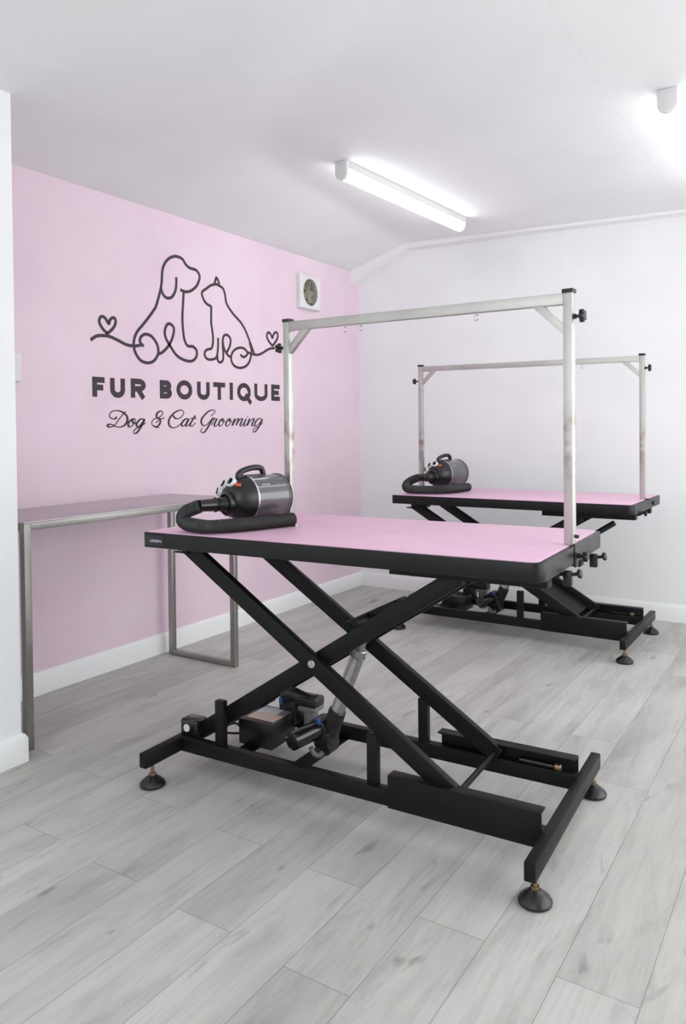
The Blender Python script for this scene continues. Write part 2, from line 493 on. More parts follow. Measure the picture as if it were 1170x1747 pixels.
def make_table(label, loc, rz, zt, L, group, second=False):
    t = thing('grooming_table', label, 'grooming table', loc, rz, group)
    h, gw = L / 2, W_ / 2; th = 0.047
    mb = MB(); mb.prism(round_rect(-h, h, -gw, gw, 0.032, 8, 0.008), zt - th, zt - 0.001, 'Z', 0.003)
    top = mb.build('table_edge', M['blackedge'], t)
    mb = MB(); mb.prism(round_rect(-h + .010, h - .014, -gw + .007, gw - .007, 0.026, 8, 0.006), zt - 0.006, zt + 0.0015, 'Z', 0.0008)
    mb.build('table_mat', M['mat'], t, label='pink non-slip mat')
    if not second:
        lb = MB().box(-h + .010, -h + .083, -gw - .0012, -gw + .001, zt - .040, zt - .008, 0.0005).build('maker_label', M['blackplastic'], t)
        mk = MB()
        rr = random.Random(3); x = -h + .030
        while x < -h + .076:
            w_ = rr.uniform(.0018, .0045)
            mk.box(x, x + w_, -gw - .0016, -gw - .001, zt - .030 + rr.uniform(0, .002), zt - .0215 + rr.uniform(-.002, .001))
            x += w_ + rr.uniform(.0006, .002)
        mk.build('label_print', M['lilac'], lb)
    zu = zt - th
    # slide channels and pivot lugs under the deck
    for s_ in (-1, 1):
        mb = MB()
        mb.box(0.165, 0.625 if second else 0.600, s_ * .17 - .022, s_ * .17 + .022, zu - .038, zu + .002, .002)
        mb.build('deck_channel', M['black'], t)
    for s_ in (-1, 1):
        mb = MB()
        mb.box(-.60, -.50, s_ * .155 - .024, s_ * .155 + .024, zu - .030, zu + .002, .002)
        mb.box(-.632, -.58, s_ * .155 - .02, s_ * .155 + .02, zu - .040, zu - .034, .001)
        mb.prism([(-.600, zu - .040), (-.575, zu - .040), (-.575, zu), (-.588, zu - .006), (-.596, zu - .018)], s_ * .155 - .02, s_ * .155 + .02, 'Y')
        mb.build('pivot_bracket', M['black'], t)
    # base frame
    RZ0, RZ1 = 0.070, 0.115
    for s_ in (-1, 1):
        MB().box(-.604, .585, s_ * .172 - .015, s_ * .172 + .015, RZ0, RZ1, .002).build('base_rail', M['black'], t)
    for u in (-.618, .598):
        MB().box(u - .014, u + .014, -.345, .345, RZ0, RZ1, .002).build('base_crossbar', M['black'], t)
        for s_ in (-1, 1):
            f = MB().lathe([(0.034, 0), (0.0395, 0.003), (0.0405, 0.009), (0.036, 0.0165), (0.024, 0.026), (0.016, 0.0315), (0.013, 0.0345), (0.0, 0.035)], 36,
                           Matrix.Translation((u, s_ * .303, 0))).build('foot', M['rubber'], t)
            mb = MB(); mb.cyl((u, s_ * .303, .030), (u, s_ * .303, RZ0 + .002), .0055, seg=16)
            mb.cyl((u, s_ * .303, .034), (u, s_ * .303, .042), .011, seg=6)
            mb.build('threaded_stem', M['brass'], f, label='brass-coloured threaded stem')
    # roller channels at the right end of the rails
    for s_ in (-1, 1):
        mb = MB(); yo = s_ * .190
        mb.box(.155, .582, yo - .003, yo + .003, RZ0 - .001, .160, .001)
        a, b = sorted((yo, yo - s_ * .036))
        mb.box(.155, .582, a, b, .155, .160, .001)
        a, b = sorted((yo, yo - s_ * .010))
        mb.build('roller_channel', M['black'], t)
    # guide roller lying in the far channel
    ro = MB().cyl((.415, .166, .124), (.520, .166, .124), .0075, seg=16, bev=.001).build('guide_roller', M['blackgloss'], t)
    MB().cyl((.520, .166, .125), (.540, .166, .125), .011, seg=20, bev=.002).build('roller_end', M['brass'], ro, label='brass-coloured roller end')
    # thin wires hanging under the deck
    for u, v in (((.20, -.13), (.215, -.12)) if not second else ((-.615, -.10), (-.60, -.09))):
        MB().sweep(crom([(u, v, zu + .002), (u, v, zu - .03), (u + .006, v, zu - .052), (u + .012, v, zu - .03)], 5), .0014, 8).build('wire', M['greyplastic'], t)
    # stop posts
    for u, v in ((-.452, -.166), (.098, -.166), (.104, .166)):
        if second and u < 0: continue
        if second: u -= .06
        MB().box(u - .0165, u + .0165, v - .012, v + .012, RZ1 - .002, .256, .0025).build('stop_post', M['black'], t)
    # scissor arms
    zl, zh = 0.128, zu - 0.036
    k = (zh - zl) / 0.91; zp = zl + k * (0.91 / 2 + .0)   # crossing at u = -.11
    up_ = -.105
    A0 = (-.585, zp + k * .480); A1 = (.355, zp - k * .46)
    B0 = (-.575, zp - k * .47); B1 = (.345, zp + k * .45)
    for s_ in (-1, 1):
        MB().beam((A0[0], s_ * .158, A0[1]), (A1[0], s_ * .158, A1[1]), .024, .050, .002).build('scissor_arm', M['black'], t)
        MB().beam((B0[0], s_ * .128, B0[1]), (B1[0], s_ * .128, B1[1]), .024, .050, .002).build('scissor_arm', M['black'], t)
        mb = MB(); mb.cyl((up_, s_ * .168, zp), (up_, s_ * .174, zp), .0125, seg=24, bev=.002)
        mb.build('pivot_cap', M['chrome'], t, label='round silver pivot cap')
    for q0, r0 in (((up_, zp), .009), ((A1[0] - .012, A1[1] + .008), .0085), ((B1[0] - .02, B1[1]), .010), ((B0[0] + .02, B0[1] + .013), .010)):
        MB().cyl((q0[0], -.148, q0[1]), (q0[0], .148, q0[1]), r0, seg=16).build('cross_rod', M['black'], t)
    # bearing block on the left end of the front rail
    for s_ in (-1,):
        mb = MB(); mb.box(-.628, -.556, s_ * .135 - .030, s_ * .135 + .030, RZ1 - .004, .166, .009, 3)
        o = mb.build('bearing_block', M['blackgloss'], t)
        MB().cyl((-.598, s_ * .162, .139), (-.598, s_ * .168, .139), .0125, seg=24, bev=.001).build('end_cap', M['whiteplastic'], o, label='white round end cap')
    # plates the control box and motor sit on
    for u in (-.42, -.20): MB().box(u - .03, u + .03, -.16, .16, RZ0, RZ0 + .004, .001).build('base_plate', M['black'], t)
    bx = MB().box(-.472, -.338, -.052, .088, RZ0 + .004, .158, .003).build('control_box', M['blackplastic'], t)
    if not second: MB().box(-.455, -.345, -.030, .080, .1575, .1592).build('box_label', M['label'], bx, label='beige and grey printed label')
    mb = MB()
    mb.sweep(crom([(-.470, -.03, .12), (-.495, -.05, .135), (-.52, -.09, .125), (-.56, -.11, .12)], 6), .004, 8).build('cable', M['rubber'], t)
    mb = MB(); mb.sweep(crom([(-.470, 0.0, .10), (-.50, -.02, .09), (-.54, -.06, .10), (-.57, -.10, .12)], 6), .004, 8).build('cable', M['rubber'], t)
    mb = MB(); mb.sweep(crom([(-.47, .02, .150), (-.49, .01, .165), (-.497, -.01, .14), (-.49, -.03, .12)], 6), .0035, 8)
    mb.build('cable', M['rubber'], t)
    # linear actuator
    dz = zp - .43
    a0 = Vector((-.158, .0, .130)); a1 = Vector((.012, .0, .560 + dz * 1.6)); d = (a1 - a0).normalized()
    act = MB().cyl(a0 + d * .075, a0 + d * .330, .0225, seg=32, bev=.002).build('actuator_tube', M['silver'], t, label='silver lifting cylinder')
    mb = MB(); mb.cyl(a0 + d * .320, a1, .0125, seg=24); mb.build('piston_rod', M['silver'], act)
    mb = MB(); mb.torus(a0 + d * .305, .024, .0025, tuple(d)); mb.cyl(a0 + d * .326, a0 + d * .336, .016, seg=24)
    mb.build('rod_collar', M['greyplastic'], act)
    mb = MB(); mb.cyl(a0 + d * .02, a0 + d * .110, .029, .0275, seg=32, bev=.003)
    mb.box(-.195, -.130, -.030, .036, .105, .165, .012, 3)
    mb.cyl((-.178, -.035, .168), (-.178, .03, .168), .033, seg=32, bev=.004)
    mb.cyl((-.150, -.03, .108), (-.150, .03, .108), .020, seg=24, bev=.003)
    mb.build('gear_housing', M['blackplastic'], t)
    mo = MB().cyl((-.204, -.125, .160), (-.180, -.025, .166), .0285, seg=36, bev=.002).build('motor', M['blackgloss'], t)
    mb = MB(); mb.cyl((-.2055, -.131, .1597), (-.2035, -.123, .160), .0282, seg=36, bev=.002); mb.build('motor_cap', M['blackgloss'], mo)
    for k_ in range(3):
        a = 2 * PI * k_ / 3 + .5
        mb = MB(); mb.cyl((-.2055 + .020 * math.cos(a), -.133, .1597 + .020 * math.sin(a)), (-.2055 + .020 * math.cos(a), -.129, .1597 + .020 * math.sin(a)), .0022, seg=10)
        mb.build('screw', M['chrome'], mo)
    mb = MB(); mb.sweep(crom([(-.185, -.055, .118), (-.176, -.05, .098), (-.160, -.045, .094), (-.150, -.04, .104)], 5), .008, 10)
    mb.build('cable_gland', M['greyplastic'], t)
    mb = MB(); mb.box(-.172, -.158, -.042, -.030, .188, .208, .003)
    mb.build('plug', M['blue'], t, label='blue plug')
    # second motor, lying behind the box
    mb = MB()
    mb.sweep(crom([(-.385, .085, .205), (-.36, .088, .214), (-.33, .092, .212), (-.29, .098, .206), (-.262, .10, .204)], 5), lambda i: .021 + .004 * math.sin(i * .3), 20)
    mb.box(-.335, -.248, .07, .132, .186, .216, .006, 3)
    mb.box(-.40, -.33, .075, .135, .115, .200, .008, 3)
    mb.build('motor', M['blackplastic'], t)
    mb = MB(); mb.cyl((-.283, .10, .074), (-.283, .10, .190), .023, .026, seg=28, bev=.002); mb.box(-.318, -.25, .072, .130, .170, .186, .003)
    mb.build('motor_mount', M['greyplastic'], t)
    mb = MB(); mb.box(-.388, -.374, .060, .074, .184, .206, .003); mb.build('plug', M['blue'], t, label='blue plug')
    # lifting bracket where the piston pushes the scissor
    mb = MB(); q = Vector((-.040, 0, zp + k * .06 + .057)); e = q + Vector((.15, 0, .15 * k - .022))
    mb.beam(q, e, .085, .030, .004)
    mb.cyl((q.x - .014, -.05, q.z - .006), (q.x - .014, .05, q.z - .006), .014, seg=20, bev=.002)
    mb.cyl((a1.x, -.12, a1.z), (a1.x, .12, a1.z), .012, seg=16)
    mb.build('lift_bracket', M['black'], t)
    # clamps hanging below the end edge
    if not second:
        for v, zz in ((-.085, zu - .012), (.213, zu - .012)):
            mb = MB()
            mb.box(.612, .634, v - .009, v + .009, zz - .034, zz + .004, .003)
            mb.cyl((.598, v, zz + .016), (.598, v, zz - .014), .005, seg=12)
            mb.cyl((.596, v, zz - .006), (.626, v, zz - .006), .005, seg=12)
            mb.cyl((.626, v, zz - .006), (.648, v, zz - .002), .0045, seg=12)
            mb.cyl((.648, v, zz - .002), (.658, v, zz), .012, seg=20, bev=.003)
            mb.build('edge_clamp', M['blackplastic'], t)
    else:
        mb = MB()
        mb.box(.618, .640, -.150, -.128, zu - .02, zu + .045, .003)
        star_knob(mb, (.640, -.139, zu - .008), (1, 0, 0), .012)
        mb.build('edge_clamp', M['blackplastic'], t)
        MB().cyl((h - .002, .12, zt - .026), (h + .008, .12, zt - .026), .011, seg=20, bev=.002).build('edge_knob', M['blackplastic'], t)
        mb = MB()
        mb.cyl((.34, -.02, .530), (.487, -.02, .626), .0145, seg=24, bev=.003)
        mb.build('hand_grip', M['blackplastic'], t)
        mb = MB(); mb.beam((.12, 0, A1[1] + k * .235 - .01), (.31, 0, A1[1] + k * .045 - .01), .26, .012, .002)
        mb.build('cross_plate', M['black'], t)
    return t

T1 = ((1.651, 2.012), 0.0383, 0.8027)
T2 = ((1.426, 4.051), -0.0074, 0.7484)
make_table('black scissor-lift grooming table with pink top in the foreground', (*T1[0], 0), T1[1], T1[2], 1.25, 'pink-topped grooming tables')
make_table('black scissor-lift grooming table with pink top further back beside the white wall', (*T2[0], 0), T2[1], T2[2], 1.29, 'pink-topped grooming tables', True)

def on_table(T, u, v, z=0.0):
    c, s_ = math.cos(T[1]), math.sin(T[1])
    return Vector((T[0][0] + c * u - s_ * v, T[0][1] + s_ * u + c * v, T[2] + 0.0018 + z))

# ------------------------------------------------------------------ overhead grooming arms
def make_arm(label, T, pl, pr, hl, hr, rings, flange=None):
    a = on_table(T, *pl); b = on_table(T, *pr)
    d = b - a; rz = math.atan2(d.y, d.x); Ln = d.length
    t = thing('grooming_gantry', label, 'grooming gantry', b, rz, 'steel gantries over the grooming tables')   # origin at the right post's foot
    for x, hh, sg in ((-Ln, hl, -1), (0, hr, 1)):
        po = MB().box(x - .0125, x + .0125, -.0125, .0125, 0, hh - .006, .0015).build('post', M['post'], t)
        mb = MB(); mb.box(x - .0150, x + .0150, -.0150, .0150, hh - .008, hh + .003, .002); mb.build('end_cap', M['blackplastic'], po)
        mb = MB(); star_knob(mb, (x + sg * .0125, 0, hh - (.070 if sg > 0 else .093)), (sg, 0, 0), .0165, .020 if sg > 0 else .027)
        mb.build('clamp_knob', M['blackplastic'], po)
    zl_, zr_ = hl - .022, hr - .022
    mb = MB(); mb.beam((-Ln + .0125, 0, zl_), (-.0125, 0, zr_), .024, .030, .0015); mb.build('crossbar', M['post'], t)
    for x, zb, sg in ((-Ln + .0125, zl_ - .014, 1), (-.0125, zr_ - .014, -1)):
        mb = MB(); mb.prism([(x, zb - .080), (x, zb - .052), (x + sg * .054, zb), (x + sg * .086, zb)], -.010, .010, 'Y', .0006)
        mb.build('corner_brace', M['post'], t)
    for rx in rings:
        z_ = zl_ + (zr_ - zl_) * (rx + Ln) / Ln - .0155
        mb = MB(); mb.cyl((rx, 0, z_ + .002), (rx, 0, z_ - .004), .0025, seg=10); mb.torus((rx, 0, z_ - .012), .0085, .0016, (.5, 1, 0), 28, 8)
        mb.build('tether_ring', M['chrome'], t)
    # clamp on the table end holding the right post
    mb = MB()
    return t, mb
ar, mb = make_arm('square-tube steel gantry standing on the front pink table', T1, (-.364, .106), (.611, -.011), .685, .671, (-.738, -.676, -.270))
mb.box(.0145, .0185, -.012, .012, -.058, -.006, .001)
mb.box(.0, .0175, -.012, .012, -.0005, .0035, .001)
star_knob(mb, (.0185, .012, -.030), (1, 0, 0), .013, .016)
mb.cyl((.0125, .004, .022), (.022, .004, .022), .0045, seg=12)
mb.build('post_clamp', M['blackplastic'], ar)
ar2, mb = make_arm('square-tube steel gantry standing on the rear pink table', T2, (-.622, .000), (.617, .0076), .738, .729, (-.30,))
mb.box(.0, .040, -.012, .012, -.0005, .0035, .001)
mb.build('post_clamp', M['blackplastic'], ar2)
# round socket plate in the front table's mat
fl = on_table(T1, -.278, -.012)
t = thing('socket_plate', 'small round steel plate lying on pink mat by the hose end', 'metal disc', fl)
MB().lathe([(0.026, 0), (0.027, .0015), (0.022, .004), (0.0, .0045)], 32).build('disc', M['chrome'], t)
MB().lathe([(0.006, 0.004), (0.006, .008), (0.0, .009)], 16).build('centre_bolt', M['chrome'], t)

# ------------------------------------------------------------------ pet dryers
def make_dryer(label, T, band, rear, hose, group, S=1.0):
    b0 = on_table(T, *band); r0 = on_table(T, *rear)
    d = r0 - b0; yaw = math.atan2(d.y, d.x) - PI / 2
    t = thing('pet_dryer', label, 'pet dryer', b0, yaw, group)
    t.scale = (S, S, S)
    H, R = .092, .0725
    RX = Matrix.Translation((0, 0, H)) @ Matrix.Rotation(-PI / 2, 4, 'X')    # lathe z -> +y
    MB().lathe([(R, 0), (R, .138)], 56, RX).build('barrel', M['gun'], t, label='shiny dark grey metal barrel')
    o = MB().lathe([(R - .002, .136), (R + .002, .137), (R + .002, .144), (R - .002, .148), (R - .012, .156), (R - .030, .161), (0, .163)], 56, RX).build('rear_cap', M['blackplastic'], t)
    MB().lathe([(R + .0005, .1325), (R + .0022, .1330), (R + .0022, .1365), (R + .0005, .1370)], 56, RX, False).build('trim_band', M['greyplastic'], t)
    MB().lathe([(R + .0005, -.001), (R + .0022, -.0005), (R + .0022, .0050), (R + .0005, .0055)], 56, RX, False).build('trim_band', M['silver'], t)
    MB().lathe([(0, -.066), (.034, -.066), (.041, -.063), (.053, -.052), (.064, -.035), (.071, -.014), (R + .001, -.001), (R - .002, .001)], 56, RX).build('front_cowl', M['blackplastic'], t)
    # air outlet and ribbed neck
    mb = MB()
    RN = Matrix.Translation((0, -.064, H - .012)) @ Matrix.Rotation(PI / 2, 4, 'X')
    mb.lathe([(.038, 0), (.039, .008), (.034, .014), (.030, .015), (.028, .006)], 40, RN, False)
    mb.build('outlet_collar', M['blackgloss'], t)
    # hose: pts in table frame -> dryer frame
    inv = (Matrix.Translation(b0) @ Matrix.Rotation(yaw, 4, 'Z') @ Matrix.Scale(S, 4)).inverted()
    hp = [inv @ on_table(T, *p) for p in hose]
    n0 = Vector((0, -.066, H - .012)); n1 = Vector((-.006, -.100, H - .013))
    dd = (hp[0] - n1).normalized()
    n2 = hp[0]
    mb = MB()
    neck = crom([n0, (n0 + n1) / 2, n1, n1 + dd * .012], 8)
    mb.sweep(neck, lambda i: .0225 - .00025 * i + (.0028 if i % 4 < 2 else 0), 20); mb.build('ribbed_neck', M['blackplastic'], t)
    mb = MB(); mb.cyl(n1 + dd * .006, n2 + dd * .006, .0205, .0185, 28, .002); mb.torus(n1 + dd * .010, .0205, .003, tuple(dd), 28, 8)
    mb.build('hose_connector', M['blackgloss'], t)
    pts = crom([n2] + hp[1:], 24)
    # even out the spacing so that the ribs are regular
    Ls = [0]
    for a, b in zip(pts, pts[1:]): Ls.append(Ls[-1] + (b - a).length)
    n = int(Ls[-1] / .0014); ev = []; j = 0
    for i in range(n + 1):
        s_ = Ls[-1] * i / n
        while j < len(Ls) - 2 and Ls[j + 1] < s_: j += 1
        f = (s_ - Ls[j]) / max(1e-9, Ls[j + 1] - Ls[j]); ev.append(pts[j].lerp(pts[j + 1], min(1, f)))
    mb = MB(); mb.sweep(ev, lambda i: .0205 + .0012 * math.cos(i * 2 * PI / 4) - (.004 if i > n - 2 or i < 2 else 0), 18)
    mb.build('hose', M['hose'], t, label='dark ribbed flexible hose')
    # carrying handle
    mb = MB()
    hz = H + R
    path = crom([(0, -.022, hz - .010), (0, -.022, hz + .006), (0, .000, hz + .018), (0, .040, hz + .025), (0, .070, hz + .022), (0, .080, hz + .006), (0, .080, hz - .004)], 8)
    mb.sweep(path, lambda i: .0095, 14)
    mb.box(-.010, .010, -.022, .080, hz - .006, hz + .003, .002)
    mb.build('handle', M['blackplastic'], t)
    # dials round the cowl: angle from straight up towards +x
    for i, (az, kind) in enumerate(((2, .0), (-33, .0), (-64, .006), (-94, .010))):
        a = math.radians(az)
        pos = Vector((math.sin(a) * .054, -.052 - kind, H + math.cos(a) * .054)); nrm = Vector((math.sin(a) * .60, -.80, math.cos(a) * .60)).normalized()
        mb = MB(); q = nrm.to_track_quat('Z', 'Y').to_matrix().to_4x4()
        mb.lathe([(.0165, -.004), (.0172, .009), (.0162, .012), (.0112, .012), (.0108, .003)], 28, Matrix.Translation(pos - nrm * .003) @ q, False)
        dl = mb.build('dial_ring', M['whiteplastic'], t, label='white dial ring')
        mb = MB(); mb.cyl(pos - nrm * .003, pos + nrm * .0035, .0112, seg=24)
        mb.box(-.0022, .0022, -.0105, .0105, .003, .013, .0008, 2, Matrix.Translation(pos) @ q)
        mb.build('knob', M['blackgloss'], dl)
    a = math.radians(34)
    pos = Vector((math.sin(a) * .057, -.049, H + math.cos(a) * .057)); nrm = Vector((math.sin(a) * .60, -.80, math.cos(a) * .60)).normalized()
    mb = MB(); mb.box(-.009, .009, -.0055, .0055, -.003, .0045, .0015, 2, Matrix.Translation(pos) @ nrm.to_track_quat('Z', 'Y').to_matrix().to_4x4())
    mb.build('rocker_switch', M['orange'], t, label='orange rocker switch')
    # feet and printed mark
    for y in (.010, .105):
        mb = MB(); mb.prism([(-.052, 0), (-.034, 0), (-.014, H - R + .010), (.014, H - R + .010), (.034, 0), (.052, 0), (.040, .034), (-.040, .034)], y - .007, y + .007, 'Y')
        mb.build('foot_bracket', M['greyplastic'], t)
    mb = MB()
    for k_ in range(5):
        y0_ = .030 + k_ * .0068; a = math.radians(52)
        q = Vector((math.sin(a), 0, math.cos(a)))
        c = Vector((0, y0_, H)) + q * (R + .0003)
        mb.box(-.0028, .0028, -.0025, .0025, 0, .0005, 0, 2, Matrix.Translation(c) @ q.to_track_quat('Z', 'Y').to_matrix().to_4x4())
    mb.build('printed_mark', M['silver'], t)
    return t
HOSE1 = [(-0.452, -0.250, 0.080), (-0.500, -0.262, 0.060), (-0.520, -0.258, 0.036), (-0.490, -0.272, 0.025), (-0.445, -0.288, 0.024), (-0.395, -0.285, 0.022), (-0.348, -0.225, 0.022), (-0.309, -0.120, 0.022), (-0.272, -0.008, 0.022)]
HOSE2 = [(-0.580, -0.115, 0.085), (-0.610, -0.150, 0.070), (-0.622, -0.190, 0.048), (-0.600, -0.225, 0.030), (-0.540, -0.245, 0.026), (-0.460, -0.225, 0.026), (-0.400, -0.160, 0.026), (-0.372, -0.060, 0.026), (-0.350, 0.060, 0.026)]
make_dryer('dark grey barrel dryer with coiled hose on the front pink table', T1, (-.402, -.098), (-.371, .036), HOSE1, 'barrel pet dryers')
make_dryer('dark grey barrel dryer with coiled hose on the rear pink table', T2, (-.492, -.010), (-.463, .124), HOSE2, 'barrel pet dryers', 1.1)

# ------------------------------------------------------------------ steel side table by the pink wall
t = thing('side_table', 'slim brushed steel side table along the pink wall', 'table', (0.27, 2.20, 0))
X0, X1, Y0, Y1, ZT = -.215, .215, -.565, .560, .802
s = .027
for y in (Y0 + s / 2, Y1 - s / 2):
    for x in (X0 + s / 2, X1 - s / 2):
        MB().box(x - s / 2, x + s / 2, y - s / 2, y + s / 2, 0, ZT - .004, .0012).build('leg', M['steel'], t)
    MB().box(X0 + s, X1 - s, y - s / 2, y + s / 2, .0, .027, .0012).build('floor_bar', M['steel'], t)
for x in (X0 + s / 2, X1 - s / 2): MB().box(x - s / 2, x + s / 2, Y0 + s, Y1 - s, ZT - .030, ZT - .004, .0012).build('apron', M['steel'], t)
for y in (Y0 + s / 2, Y1 - s / 2): MB().box(X0 + s, X1 - s, y - s / 2, y + s / 2, ZT - .030, ZT - .004, .0012).build('apron', M['steel'], t)
MB().box(X0 - .003, X1 + .002, Y0 - .002, Y1 + .002, ZT - .004, ZT + .001, .0008).build('table_top', M['steeltop'], t, label='matt steel top')

# ------------------------------------------------------------------ extractor fan
t = thing('extractor_fan', 'white square extractor fan high on the pink wall', 'extractor fan', (0.0, 4.035, 1.995))
hw, hh, dp = .112, .108, .036
mb = MB()
cir = [(.078 * math.cos(2 * PI * k / 40), .086 * math.sin(2 * PI * k / 40)) for k in range(40)]
bmn = bmesh.new()      # face plate with a round opening
sq = []
for k in range(40):
    a = 2 * PI * k / 40; m_ = max(abs(math.cos(a)), abs(math.sin(a)))
    sq.append((math.cos(a) / m_ * hw, math.sin(a) / m_ * hh))
rings = []
for x, pl in ((0, sq), (dp - .006, sq), (dp, [(a * .95, b * .95) for a, b in sq]), (dp + .001, [(a * 1.08, b * 1.08) for a, b in cir]), (dp - .003, cir), (.006, cir)):
    rings.append([bmn.verts.new((x, a, b)) for a, b in pl])
for a, b in zip(rings, rings[1:]):
    for k in range(40): bmn.faces.new((a[k], a[(k + 1) % 40], b[(k + 1) % 40], b[k]))
bmesh.ops.recalc_face_normals(bmn, faces=bmn.faces[:])
mb.add(bmn); mb.build('housing', M['whiteplastic'], t)
mb = MB(); mb.prism(cir, .004, .008, 'X'); mb.build('back_plate', M['dark'], t)
mb = MB(); mb.cyl((.008, 0, 0), (.022, 0, 0), .022, .018, 28, .002)
for k in range(5):
    a = 2 * PI * k / 5
    mb.box(-.001, .001, .018, .068, -.016, .016, 0, 2, Matrix.Translation((.014, 0, 0)) @ Matrix.Rotation(a, 4, 'X') @ Matrix.Rotation(.5, 4, 'Y'))
mb.build('impeller', M['cream'], t, label='cream impeller behind the grille')
mb = MB()
for k in range(-7, 8):
    z = k * .0112; wv = .078 * math.sqrt(max(0, 1 - (z / .086) ** 2))
    mb.box(dp - .008, dp - .002, -wv, wv, z - .0018, z + .0018, 0)
for y in (-.03, .03):
    mb.box(dp - .007, dp - .003, y - .0015, y + .0015, -.078, .078, 0)
mb.build('grille', M['louvre'], t)

# small box on the pink wall, mostly behind the corner of the near white wall
t = thing('wall_box', 'small grey electrical box peeking out behind the white wall corner', 'electrical box', (0.0, 1.905, 1.384))
MB().box(0, .028, -.05, .05, -.060, .060, .006, 3).build('cover', M['whiteplastic'], t)
MB().box(.027, .031, -.02, .02, -.03, .03, .002).build('rocker', M['whiteplastic'], t)

# ------------------------------------------------------------------ ceiling battens
def batten(label, x0, y0, x1, y1, group='ceiling batten lights'):
    z0, z1 = ceil_z(x0, y0), ceil_z(x1, y1)
    p0, p1 = Vector((x0, y0, z0)), Vector((x1, y1, z1)); d = p1 - p0; Ln = d.length
    t = thing('ceiling_light', label, 'ceiling light', (p0 + p1) / 2, 0, group)
    t.rotation_euler = (math.atan2(d.z, math.hypot(d.x, d.y)), 0, math.atan2(d.y, d.x) - PI / 2)
    w_ = .033
    def U(wd, top, low, n=12):
        return [(-wd, top), (wd, top)] + [(wd * math.cos(a), low - wd * .95 * math.sin(a)) for a in [PI * k / n for k in range(n + 1)]]
    mb = MB(); mb.box(-w_ + .001, w_ - .001, -Ln / 2, Ln / 2, -.036, .003, .002); mb.build('body', M['lampbody'], t)
    mb = MB(); mb.prism(U(w_ - .0015, -.034, -.052), -Ln / 2 + .012, Ln / 2 - .006, 'Y'); mb.build('diffuser', M['lamp'], t)
    mb = MB(); mb.prism(U(w_ + .001, -.001, -.054), -Ln / 2 - .004, -Ln / 2 + .014, 'Y', .002); mb.build('end_cap', M['whiteplastic'], t)
    mb = MB(); mb.prism(U(w_ + .001, -.001, -.050), Ln / 2 - .008, Ln / 2 + .002, 'Y', .002); mb.build('end_cap', M['whiteplastic'], t)
    return t
batten('lit white batten light in the middle of the ceiling', 0.934, 3.00, 1.012, 4.17)
batten('lit white batten light cut off at the right edge of the photo', 2.352, 2.930, 2.40, 4.10)
batten('added unseen batten light on the ceiling to the left behind the photographer', 1.30, -0.95, 1.30, 0.20)  # this batten and the next are added out of view for more light
batten('added unseen batten light on the ceiling to the right behind the photographer', 2.80, -0.95, 2.80, 0.20)

# ------------------------------------------------------------------ vinyl sign on the pink wall
DOG = [[(2.326,1.534), (2.358,1.554), (2.394,1.561), (2.437,1.560), (2.489,1.546), (2.537,1.531), (2.582,1.529), (2.613,1.534), (2.632,1.539)],
    [(2.646,1.533), (2.631,1.543), (2.622,1.554), (2.626,1.574), (2.645,1.589), (2.666,1.594), (2.697,1.587), (2.723,1.565), (2.739,1.539), (2.741,1.507), (2.724,1.478), (2.700,1.460), (2.668,1.453), (2.632,1.459), (2.607,1.477), (2.589,1.503), (2.582,1.533), (2.584,1.556), (2.593,1.581), (2.609,1.605), (2.640,1.636), (2.678,1.676), (2.713,1.716), (2.732,1.744), (2.761,1.822), (2.771,1.867), (2.780,1.936), (2.812,1.985), (2.864,2.013), (2.917,2.010), (2.943,1.986), (2.974,1.972), (3.022,1.968), (3.047,1.939), (3.027,1.891), (2.986,1.857), (2.944,1.843), (2.901,1.847)],
    [(2.763,1.841), (2.778,1.808), (2.804,1.792), (2.839,1.800), (2.864,1.833), (2.873,1.870), (2.874,1.908)],
    [(2.926,1.843), (2.921,1.788), (2.914,1.698), (2.922,1.610), (2.939,1.571), (2.959,1.560), (2.990,1.561), (3.017,1.541), (3.013,1.508), (2.979,1.484), (2.925,1.485), (2.872,1.504), (2.834,1.539), (2.796,1.585), (2.788,1.622), (2.805,1.657), (2.831,1.661), (2.852,1.641), (2.842,1.596), (2.812,1.549), (2.772,1.515), (2.740,1.501)]]
